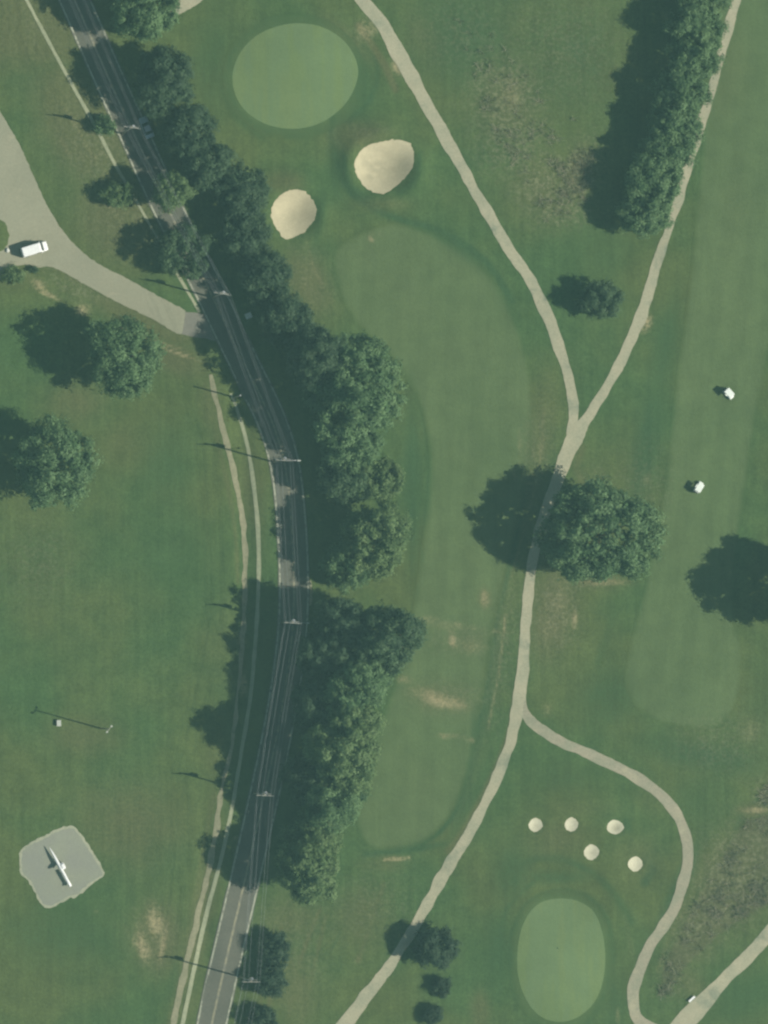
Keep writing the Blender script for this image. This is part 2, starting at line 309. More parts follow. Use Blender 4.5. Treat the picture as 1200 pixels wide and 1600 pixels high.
M['track'] = mineral('dirt_track', (0.255, 0.240, 0.150), (0.205, 0.20, 0.12), 0.5, 0.14, patch=(0.45, 0.60, (0.13, 0.145, 0.065)))

def worn_paint(name, col, keep):
    s = N(name, 0.8); n = s.noise(1.3, 4, rough=0.7)
    c = s.mix(s.ramp(n, keep, keep + 0.2), (0.17, 0.165, 0.13), col)
    return s.out(c)
M['line'] = worn_paint('edge_line_paint', (0.36, 0.37, 0.27), 0.36)
M['yellow'] = worn_paint('centre_line_paint', (0.27, 0.25, 0.16), 0.38)

def plain(name, col, rough=0.5, spec=0.4, metal=0.0, var=0.06, scale=3.0, trans=0.0):
    s = N(name, rough, spec); s.b.inputs['Metallic'].default_value = metal
    s.b.inputs['Transmission Weight'].default_value = trans
    return s.out(s.vary(col, s.noise(scale, 4), 0.3, 0.7, var))
M['white'] = plain('white_paint', (0.80, 0.80, 0.76), 0.35)
M['cart_white'] = plain('cart_roof_plastic', (0.72, 0.76, 0.68), 0.5)
M['offwhite'] = plain('weathered_white', (0.62, 0.63, 0.55), 0.7, 0.2, var=0.12)
M['grey_box'] = plain('weathered_grey', (0.42, 0.44, 0.38), 0.8, 0.2, var=0.1)
M['darkglass'] = plain('dark_glass', (0.025, 0.03, 0.033), 0.1, 0.5)
M['rubber'] = plain('rubber', (0.02, 0.02, 0.02), 0.9, 0.2)
M['steel'] = plain('grey_steel', (0.42, 0.43, 0.43), 0.45, 0.5, 0.6)
M['dark_steel'] = plain('dark_steel', (0.06, 0.065, 0.06), 0.6, 0.4, 0.3)
M['car_paint'] = plain('blue_grey_paint', (0.40, 0.45, 0.47), 0.3, 0.5, 0.3)
M['vinyl'] = plain('beige_vinyl', (0.45, 0.40, 0.30), 0.6)
M['lens'] = plain('lamp_lens', (0.75, 0.75, 0.70), 0.15)
M['red_lens'] = plain('red_lens', (0.35, 0.02, 0.02), 0.2)
M['wood'] = plain('grey_wood', (0.30, 0.28, 0.22), 0.9, 0.1, var=0.2, scale=6)
M['arm_wood'] = plain('bleached_wood', (0.30, 0.29, 0.24), 0.85, 0.1, var=0.12, scale=6)
M['porcelain'] = plain('grey_porcelain', (0.55, 0.57, 0.56), 0.25)
M['cable'] = plain('aluminium_cable', (0.30, 0.32, 0.32), 0.5, 0.4, 0.3)
M['bark'] = plain('bark', (0.085, 0.068, 0.05), 0.95, 0.05, var=0.3, scale=4)
M['stone'] = plain('pale_stone', (0.50, 0.50, 0.44), 0.9, 0.1, var=0.15)
M['hole'] = plain('cup_dark', (0.03, 0.05, 0.025), 0.9, 0.1)

def leaf_mat(name, a, b, trans=0.22):
    s = N(name, 0.65, 0.25); w = s.attr('tint')
    c = s.mix(w[0], a, b); c = s.vary(c, s.noise(0.5, 3), 0.3, 0.7, 0.12)
    s.put(c, s.b.inputs['Base Color'])
    tr = s.new('ShaderNodeBsdfTranslucent'); s.put(c, tr.inputs[0])
    mx = s.new('ShaderNodeMixShader'); mx.inputs[0].default_value = trans
    s.put(s.b.outputs[0], mx.inputs[1]); s.put(tr.outputs[0], mx.inputs[2])
    s.put(mx.outputs[0], s.t.nodes['Material Output'].inputs[0]); return s.m
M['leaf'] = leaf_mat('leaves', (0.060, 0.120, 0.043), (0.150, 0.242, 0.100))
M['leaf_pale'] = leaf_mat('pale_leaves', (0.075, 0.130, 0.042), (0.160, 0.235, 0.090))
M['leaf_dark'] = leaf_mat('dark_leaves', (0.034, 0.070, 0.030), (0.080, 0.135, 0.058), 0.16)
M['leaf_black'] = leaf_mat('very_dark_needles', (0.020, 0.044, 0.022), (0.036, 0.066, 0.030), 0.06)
M['leaf_deep'] = leaf_mat('deep_leaves', (0.028, 0.058, 0.027), (0.062, 0.108, 0.048), 0.12)  # for dark-leaved trees; on the shaded inner trees it also paints in shade
M['straw'] = leaf_mat('straw_blades', (0.15, 0.19, 0.09), (0.38, 0.36, 0.24), 0.5)

# ------------------------------------------------------------------ the ground and what lies flat on it
def axis(lo, hi, step, out):
    core = np.arange(lo, hi + 1e-6, step); ext = []; d = step; v = hi
    while v < out: d *= 1.35; v = min(v + d, out); ext.append(v)
    return np.concatenate([[-e for e in ext[::-1]], core, ext])
xs, ys = axis(-84, 84, 0.5, 1500), axis(-110, 110, 0.5, 1500)
X, Y = np.meshgrid(xs, ys); V = np.stack([X.ravel(), Y.ravel(), height(X.ravel(), Y.ravel())], 1)
nx, ny = len(xs), len(ys)
i0 = (np.arange(ny - 1)[:, None] * nx + np.arange(nx - 1)[None, :]).ravel()
me = np_mesh('ground', V, np.stack([i0, i0 + 1, i0 + nx + 1, i0 + nx], 1)); put_wear(me, V)
tag(link('ground', me, M['ground'], smooth=True), kind='structure')

def inside(pts, poly):
    x, y = pts[:, 0], pts[:, 1]; res = np.zeros(len(pts), bool); q = np.roll(poly, -1, 0)
    for (x1, y1), (x2, y2) in zip(poly, q):
        if y1 == y2: continue
        c = ((y1 > y) != (y2 > y)) & (x < (x2 - x1) * (y - y1) / (y2 - y1) + x1); res ^= c
    return res

def sheet(name, outline, zoff, mat, step=1.0, smooth=True, jitter=0.0, edge=0.5, soft=0.0):
    pts = [P(*p) for p in outline]
    poly = catmull(pts, True, edge) if smooth else np.array([a + (b - a) * t for a, b in zip(map(np.array, pts), map(np.array, pts[1:] + pts[:1])) for t in np.linspace(0, 1, max(2, int(np.hypot(*(b - a)) / edge)), endpoint=False)])
    if jitter: poly = poly + rng.normal(0, jitter, poly.shape)
    lo, hi = poly.min(0), poly.max(0)
    gx, gy = np.meshgrid(np.arange(lo[0] + step / 2, hi[0], step), np.arange(lo[1] + step / 2, hi[1], step))
    g = np.stack([gx.ravel(), gy.ravel()], 1); g = g[inside(g, poly)]
    if len(g):
        d = np.min([np.hypot(g[:, 0] - a[0], g[:, 1] - a[1]) for a in poly], 0); g = g[d > step * 0.4]
    n = len(poly); allp = np.concatenate([poly, g]) if len(g) else poly
    r = delaunay_2d_cdt([Vector(p) for p in allp], [(i, (i + 1) % n) for i in range(n)], [], 1, 1e-5)
    v2 = np.array([tuple(v) for v in r[0]]); V = np.column_stack([v2, height(v2[:, 0], v2[:, 1]) + zoff])
    F = np.array([f for f in r[2] if len(f) == 3])
    a, b, c = V[F[:, 0]], V[F[:, 1]], V[F[:, 2]]
    flip = np.cross(b - a, c - a)[:, 2] < 0; F[flip] = F[flip][:, ::-1]
    me = np_mesh(name, V, F); put_wear(me, V)
    if soft:
        e = np.min([np.hypot(V[:, 0] - a[0], V[:, 1] - a[1]) for a in poly], 0) / soft
        me.attributes.new('fringe', 'FLOAT', 'POINT').data.foreach_set('value', np.clip(e, 0, 1).astype(np.float32))
    return link(name, me, mat, smooth=True)

def ribbon(name, ctrl, zoff, mat, jitter=0.13, across=3, step=0.7):
    """ctrl: (px, py, width in grid units)"""
    c = catmull([(*P(p[0], p[1]), p[2] / 8) for p in ctrl], step=step)
    d = np.gradient(c[:, :2], axis=0); d /= np.linalg.norm(d, axis=1)[:, None]; nrm = np.stack([-d[:, 1], d[:, 0]], 1)
    n = len(c); j = rng.normal(0, jitter, (n, 2)); k = np.array([.1, .2, .4, .2, .1])
    j = np.stack([np.convolve(j[:, i], k, 'same') for i in (0, 1)], 1) * 1.4
    rows = []
    for a in range(across + 1):
        t = a / across; w = c[:, 2] / 2
        off = -(w + j[:, 0]) * (1 - t) + (w + j[:, 1]) * t
        rows.append(c[:, :2] + nrm * off[:, None])
    q = np.stack(rows, 1).reshape(-1, 2); V = np.column_stack([q, height(q[:, 0], q[:, 1]) + zoff]); m = across + 1
    i = (np.arange(n - 1)[:, None] * m + np.arange(across)[None, :]).ravel()
    F = np.stack([i, i + m, i + m + 1, i + 1], 1)
    a, b, c3 = V[F[:, 0]], V[F[:, 1]], V[F[:, 2]]
    if np.cross(b - a, c3 - a)[:, 2].mean() < 0: F = F[:, ::-1]
    me = np_mesh(name, V, F)
    return link(name, me, mat, smooth=True)

tag(sheet('fairway', [(520, 400), (560, 365), (620, 348), (690, 372), (750, 412), (795, 475), (825, 560), (834, 650), (825, 740), (800, 860), (775, 960), (755, 1080), (738, 1190), (710, 1265), (665, 1315), (610, 1330), (570, 1318), (556, 1270), (575, 1190), (600, 1110), (625, 1040), (642, 960), (655, 870), (668, 770), (668, 690), (650, 620), (610, 560), (545, 490)], 0.025, M['fairway'], 1.0, soft=1.3), kind='structure')
tag(sheet('fairway', [(1125, -30), (1105, 120), (1088, 320), (1072, 470), (1052, 620), (1036, 770), (1008, 910), (982, 1010), (975, 1070), (1000, 1112), (1050, 1135), (1115, 1137), (1152, 1100), (1160, 1020), (1148, 960), (1150, 880), (1163, 790), (1185, 640), (1215, 480), (1240, 200), (1245, -30)], 0.025, M['fairway2'], 1.0, soft=1.3), kind='structure')
def ell(cx, cy, rx, ry, p=2.0, n=28, rot=0.0):
    o = []
    for i in range(n):
        a = 2 * math.pi * i / n; c, s_ = math.cos(a), math.sin(a)
        x = rx * math.copysign(abs(c) ** (2 / p), c); y = ry * math.copysign(abs(s_) ** (2 / p), s_)
        o.append((cx + x * math.cos(rot) - y * math.sin(rot), cy + x * math.sin(rot) + y * math.cos(rot)))
    return o
tag(sheet('green_collar', ell(459, 120, 112, 98), 0.03, M['collar'], 1.0, soft=1.4), kind='structure')
tag(sheet('green_collar', ell(876, 1500, 82, 110, 2.2), 0.03, M['collar'], 1.0, soft=1.4), kind='structure')
tag(sheet('putting_green', [(363, 130), (365, 105), (378, 78), (402, 55), (435, 41), (470, 37), (505, 44), (535, 63), (553, 88), (559, 115), (550, 145), (532, 170), (505, 190), (475, 200), (445, 201), (415, 194), (388, 178), (370, 155)], 0.05, M['green'], 1.0),
    'round pale green putting surface above the two large sand bunkers', 'putting green')
tag(sheet('putting_green', [(807, 1510), (810, 1465), (822, 1432), (842, 1411), (870, 1404), (900, 1407), (924, 1422), (938, 1450), (945, 1490), (942, 1530), (930, 1562), (908, 1585), (880, 1596), (852, 1592), (830, 1575), (814, 1545)], 0.05, M['green'], 1.0),
    'oval pale green putting surface with a dark hole, below the five small white bunkers', 'putting green')
for i, (out, dep, lab) in enumerate(BUNKERS):
    big = i < 2
    tag(sheet('sand_bunker', out, 0.035, M['sand'] if big else M['white_sand'], 0.5 if big else 0.3, True, 0.09 if big else 0.04, 0.4 if big else 0.25), lab, 'bunker', 'sand bunkers by the greens')

tag(ribbon('cart_path', [(545, -25, 18.8), (572, 8, 18.8), (598, 40, 19.7), (622, 82, 24.4), (642, 118, 21.6), (690, 205, 18.8), (740, 295, 16.9), (790, 380, 16.9), (830, 440, 17.9), (864, 515, 18.8), (887, 585, 16.0), (896, 635, 15.0), (893, 680, 15.0)], 0.055, M['path']), kind='structure')
tag(ribbon('cart_path', [(1160, -25, 14.1), (1145, 20, 14.1), (1112, 140, 13.2), (1084, 232, 14.1), (1056, 325, 14.1), (1026, 415, 15.0), (1001, 497, 18.8), (962, 580, 15.0), (926, 640, 16.0), (897, 686, 24.4), (874, 742, 20.7), (846, 820, 17.9), (830, 890, 16.0), (821, 980, 16.0), (812, 1085, 18.8), (794, 1170, 16.0), (748, 1275, 16.9), (692, 1370, 17.9), (643, 1455, 16.0), (604, 1515, 16.9), (545, 1593, 22.6), (520, 1630, 22.6)], 0.068, M['path']), kind='structure')
tag(ribbon('cart_path', [(815, 1060, 9.4), (815, 1095, 13.2), (826, 1122, 15.0), (860, 1150, 16.0), (930, 1183, 16.0), (1000, 1218, 16.9), (1050, 1262, 17.9), (1073, 1312, 16.9), (1071, 1365, 16.9), (1052, 1422, 17.9), (1012, 1485, 18.8), (990, 1545, 17.9), (995, 1588, 18.8), (1030, 1615, 20.7)], 0.058, M['path_grey']), kind='structure')
tag(ribbon('cart_path', [(1230, 1425, 18.8), (1175, 1488, 20.7), (1120, 1542, 22.6), (1075, 1592, 32.0), (1040, 1630, 33.8)], 0.055, M['path']), kind='structure')
tag(sheet('cart_path', [(258, 30), (268, 14), (284, -5), (290, -20), (330, -20), (312, 4), (285, 20)], 0.055, M['path'], 1.0, jitter=0.05), kind='structure')
tag(sheet('gravel_lot', [(-60, 60), (-20, 140), (10, 190), (35, 235), (60, 292), (82, 335), (110, 375), (150, 410), (200, 436), (250, 464), (288, 484), (290, 487), (284, 522), (235, 497), (172, 466), (115, 434), (82, 418), (55, 418), (34, 414), (10, 425), (-15, 450), (-60, 455)], 0.05, M['lot'], 1.2, jitter=0.05), kind='structure')
tag(sheet('grass_verge', [(-30, 340), (2, 344), (10, 352), (14, 372), (8, 386), (0, 392), (-30, 392)], 0.062, M['ground'], 1.0, jitter=0.08), kind='structure')
tag(sheet('driveway_apron', [(290, 487), (308, 489), (322, 492), (331, 476), (345, 480), (352, 500), (345, 535), (322, 529), (300, 526), (284, 522)], 0.052, M['apron'], 1.0, smooth=False, jitter=0.04), kind='structure')
PADO = [(30, 1333), (34, 1325), (47, 1316), (73, 1304), (84, 1297), (112, 1289), (121, 1295), (136, 1316), (153, 1344), (165, 1364), (160, 1371), (144, 1381), (133, 1391), (121, 1401), (109, 1403), (80, 1419), (70, 1418), (62, 1411), (51, 1389), (44, 1377), (31, 1363)]
tag(sheet('gravel_pad', PADO, 0.045, M['pad_edge'], 1.0, smooth=False, jitter=0.09), kind='structure')
_pc = np.mean(PADO, 0)
tag(sheet('paved_pad', [tuple(_pc + (np.array(p) - _pc) * 0.93) for p in PADO], 0.06, M['pad'], 1.0, jitter=0.06), kind='structure')

ROAD = [(75, -90), (108, -20), (139, 50), (166, 115), (197, 180), (230, 255), (266, 335), (305, 410), (345, 490), (377, 560), (408, 620), (431, 670), (445, 715), (452, 770), (457, 840), (460, 915), (458, 980), (450, 1050), (438, 1120), (424, 1190), (410, 1255), (392, 1335), (372, 1420), (352, 1505), (331, 1600), (318, 1660)]
_q = catmull(ROAD, step=8.0)
_pad = np.pad(_q, ((7, 7), (0, 0)), 'reflect', reflect_type='odd')
ROAD = [tuple(_pad[i:i + 15].mean(0)) for i in range(len(_q))][::3]        # an even sweep, no kinks
tag(ribbon('road', [(x, y, 49) for x, y in ROAD], 0.07, M['asphalt'], 0.05, 4), kind='structure')
def offset_line(off):
    q = np.array(ROAD, float); d = np.gradient(q, axis=0); d /= np.linalg.norm(d, axis=1)[:, None]
    return [(a[0] - b[1] * off, a[1] + b[0] * off) for a, b in zip(q, d)]
for off, w, mt in ((-22, 2.6, 'line'), (22, 2.6, 'line'), (0, 3.4, 'yellow')):
    tag(ribbon('road_marking', [(x, y, w) for x, y in offset_line(off)], 0.085, M[mt], 0.0, 1), kind='structure')
tag(ribbon('pavement', [(30, -20, 5), (60, 35, 5), (100, 110, 5), (145, 190, 5.5), (180, 257, 5), (222, 330, 4), (262, 402, 4), (312, 488, 5)], 0.055, M['strip'], 0.04, 2), kind='structure')
tag(ribbon('pavement', [(360, 615, 4), (370, 638, 5), (386, 692, 6), (398, 770, 6), (404, 840, 6), (404, 915, 6), (400, 990, 6), (392, 1080, 6), (378, 1170, 6), (362, 1265, 6), (346, 1340, 6), (330, 1400, 6), (312, 1475, 7), (296, 1550, 6.5), (280, 1625, 6.5)], 0.055, M['strip'], 0.04, 2), kind='structure')
tag(ribbon('dirt_track', [(330, 585, 4.0), (336, 615, 6.4), (345, 660, 7.2), (362, 720, 8.8), (377, 790, 8.0), (383, 850, 8.0), (383, 920, 8.0), (380, 1000, 7.2), (372, 1080, 6.4), (362, 1170, 6.4), (346, 1235, 8.0), (336, 1310, 8.8), (320, 1385, 8.8), (302, 1460, 9.6), (284, 1540, 9.6), (268, 1610, 9.6)], 0.04, M['track'], 0.16, 3), kind='structure')
tag(sheet('road_shoulder', [(464, 905), (484, 905), (488, 925), (486, 945), (470, 948)], 0.045, M['track'], 0.8, jitter=0.05), kind='structure')

tag(sheet('rank_rough', [(1158, 1288), (1185, 1274), (1230, 1266), (1230, 1390), (1185, 1425), (1130, 1462), (1075, 1512), (1045, 1548), (1028, 1530), (1040, 1490), (1066, 1440), (1100, 1380), (1128, 1330)], 0.028, M['rank'], 1.0, soft=1.0, jitter=0.1), kind='structure')
tag(sheet('rank_rough', [(1183, 1242), (1196, 1222), (1230, 1205), (1230, 1258), (1196, 1260)], 0.028, M['rank'], 1.0, soft=0.8, jitter=0.1), kind='structure')
# ------------------------------------------------------------------ trees
def tube(V, F, pts, rad, seg=7):
    base = len(V); pts = [Vector(p) for p in pts]
    for i, p in enumerate(pts):
        d = (pts[min(i + 1, len(pts) - 1)] - pts[max(i - 1, 0)]).normalized()
        a = d.cross(Vector((0.31, 0.9, 0.17))).normalized(); b = d.cross(a)
        for k in range(seg):
            t = 2 * math.pi * k / seg; V.append(tuple(p + (a * math.cos(t) + b * math.sin(t)) * rad[i]))
    for i in range(len(pts) - 1):
        for k in range(seg):
            F.append((base + i * seg + k, base + i * seg + (k + 1) % seg, base + (i + 1) * seg + (k + 1) % seg, base + (i + 1) * seg + k))
    F.append(tuple(base + k for k in range(seg))[::-1]); F.append(tuple(base + (len(pts) - 1) * seg + k for k in range(seg)))

def py_mesh(name, V, F, mat, parent=None, smooth=True):
    me = bpy.data.meshes.new(name); me.from_pydata([tuple(v) for v in V], [], F); me.update()
    return link(name, me, mat, parent, smooth)

def crown_mesh(rx, ry, rz, hm, seed, leaf, density=1.0, low=-0.8):
    """leaves on many boughs: boughs sit on an uneven shell, the leaves on each bough's rounded outside, with a leafy inside"""
    g = np.random.default_rng(seed); r = (rx + ry) / 2
    rm = min(0.62 + 0.065 * r, 0.36 * r)
    area = 4 * math.pi * (rx * ry + rx * rz + ry * rz) / 3
    nc = int(np.clip(0.95 * area / (math.pi * rm * rm), 14, 330))
    d = g.normal(size=(nc * 4, 3)); d /= np.linalg.norm(d, axis=1)[:, None]; d = d[d[:, 2] > low][:nc]; nc = len(d)
    ph = g.uniform(0, 6.28, 4); az = np.arctan2(d[:, 1], d[:, 0])
    lob = 1 + 0.07 * np.sin(2 * az + ph[0]) + 0.06 * np.sin(3 * az + ph[1]) + 0.045 * np.sin(5 * az + ph[2]) + 0.06 * np.sin(4 * d[:, 2] + ph[3])
    cc = d * (lob * g.uniform(0.70, 0.97, nc))[:, None] * (np.array([rx, ry, rz]) * 1.03 - 0.2 * rm); rc = rm * g.uniform(0.45, 1.45, nc); asp = g.uniform(0.65, 1.35, (nc, 3)) * np.array([1, 1, 0.75])
    tint_c = np.clip(g.normal(0.5, 0.34, nc), 0, 1)
    per = np.maximum(12, (density * 2.1 * 4 * math.pi * rc ** 2 * 0.7 / (leaf * leaf)).astype(int))
    idx = np.repeat(np.arange(nc), per); n = len(idx)
    q = g.normal(size=(n, 3)); q /= np.linalg.norm(q, axis=1)[:, None]
    q[:, 2] = np.where(q[:, 2] < -0.3, -q[:, 2], q[:, 2])
    wob = 1 + 0.30 * np.sin(q[:, 0] * 5 + idx) * np.cos(q[:, 1] * 5 + 2 * idx) + 0.14 * np.sin(q[:, 1] * 11 + 3 * idx)
    pts = cc[idx] + q * (g.uniform(0.05, 1.0, n) ** 0.4 * rc[idx] * wob)[:, None] * asp[idx] + g.normal(0, 0.16, (n, 3))
    nr = q + 0.25 * d[idx] + g.normal(0, 0.50, q.shape) + np.array([0, 0, 0.25])
    tint = np.clip(tint_c[idx] + g.normal(0, 0.14, n), 0, 1)
    big = max(0.55, 0.10 * r); nf = int(2.6 * math.pi * r * (rz + r) / 2 / (big * big * 0.5))
    f = g.normal(size=(nf, 3)); f /= np.linalg.norm(f, axis=1)[:, None]; f = f * (g.uniform(0, 1, (nf, 1)) ** 0.33) * 0.78 * np.array([rx, ry, rz])  # large inner fill leaves, added so the crown casts solid shade
    pts = np.concatenate([pts, f]); nr = np.concatenate([nr, g.normal(size=f.shape) + np.array([.5, -.2, .8])]); tint = np.concatenate([tint, g.uniform(0, .4, nf)])
    nr /= np.linalg.norm(nr, axis=1)[:, None] + 1e-9
    t = np.cross(nr, g.normal(size=nr.shape)); t /= np.linalg.norm(t, axis=1)[:, None] + 1e-9; b = np.cross(nr, t)
    size = leaf * g.uniform(0.6, 1.3, len(pts)); size[-nf:] = big * g.uniform(0.7, 1.2, nf)
    s = size[:, None] / 2; s2 = s * g.uniform(0.6, 1.0, (len(pts), 1)); bend = nr * s * 0.3
    V = np.stack([pts - t * s, pts - b * s2 + bend, pts + t * s, pts + b * s2 + bend], 1).reshape(-1, 3) + np.array([0, 0, hm])
    V[:, 2] = np.maximum(V[:, 2], 0.12)
    me = np_mesh('crown', V, np.arange(len(V)).reshape(-1, 4))
    at = me.color_attributes.new('tint', 'FLOAT_COLOR', 'POINT'); c = np.repeat(tint, 4)
    at.data.foreach_set('color', np.stack([c, c, c, np.ones_like(c)], 1).astype(np.float32).ravel())
    return me

_seed = [100]
def tree(name, px, py, rx, ry, hm, rz, label, cat='tree', mat='leaf', group=None, leaf=None, density=1.0, low=-0.8):
    _seed[0] += 1; g = random.Random(_seed[0])
    x, y = P(px, py, hm); z = hz(x, y)
    o = empty(name, (x, y, z - 0.03)); tag(o, label, cat, group)
    rx, ry = rx / 8, ry / 8
    if leaf is None: leaf = 0.24 + 0.018 * min(rx, 9)
    link('crown', crown_mesh(rx, ry, rz, hm, _seed[0], leaf, density, low), M[mat], o)
    V, F = [], []; tr = max(0.05, 0.035 * hm); top = hm + rz * 0.25
    mid = (g.uniform(-.03, .03) * hm, g.uniform(-.03, .03) * hm, hm * 0.5)
    tube(V, F, [(0, 0, -0.15), (0, 0, 0.25), mid, (mid[0] * 1.6, mid[1] * 1.6, top)], [tr * 1.5, tr * 1.1, tr * 0.8, tr * 0.25])
    for k in range(6 if rx > 2 else 4):
        a = k * 2.4 + g.uniform(-.4, .4); zz = hm * g.uniform(0.4, 0.8); L = g.uniform(.5, .75)
        st = (mid[0], mid[1], zz); en = (rx * L * math.cos(a), ry * L * math.sin(a), zz + rz * g.uniform(.15, .5))
        md = tuple(0.5 * (p + q) + (0, 0, 0.08 * rz)[i] for i, (p, q) in enumerate(zip(st, en)))
        tube(V, F, [st, md, en], [tr * 0.5, tr * 0.32, tr * 0.12], 5)
    py_mesh('trunk', V, F, M['bark'], o)
    return o

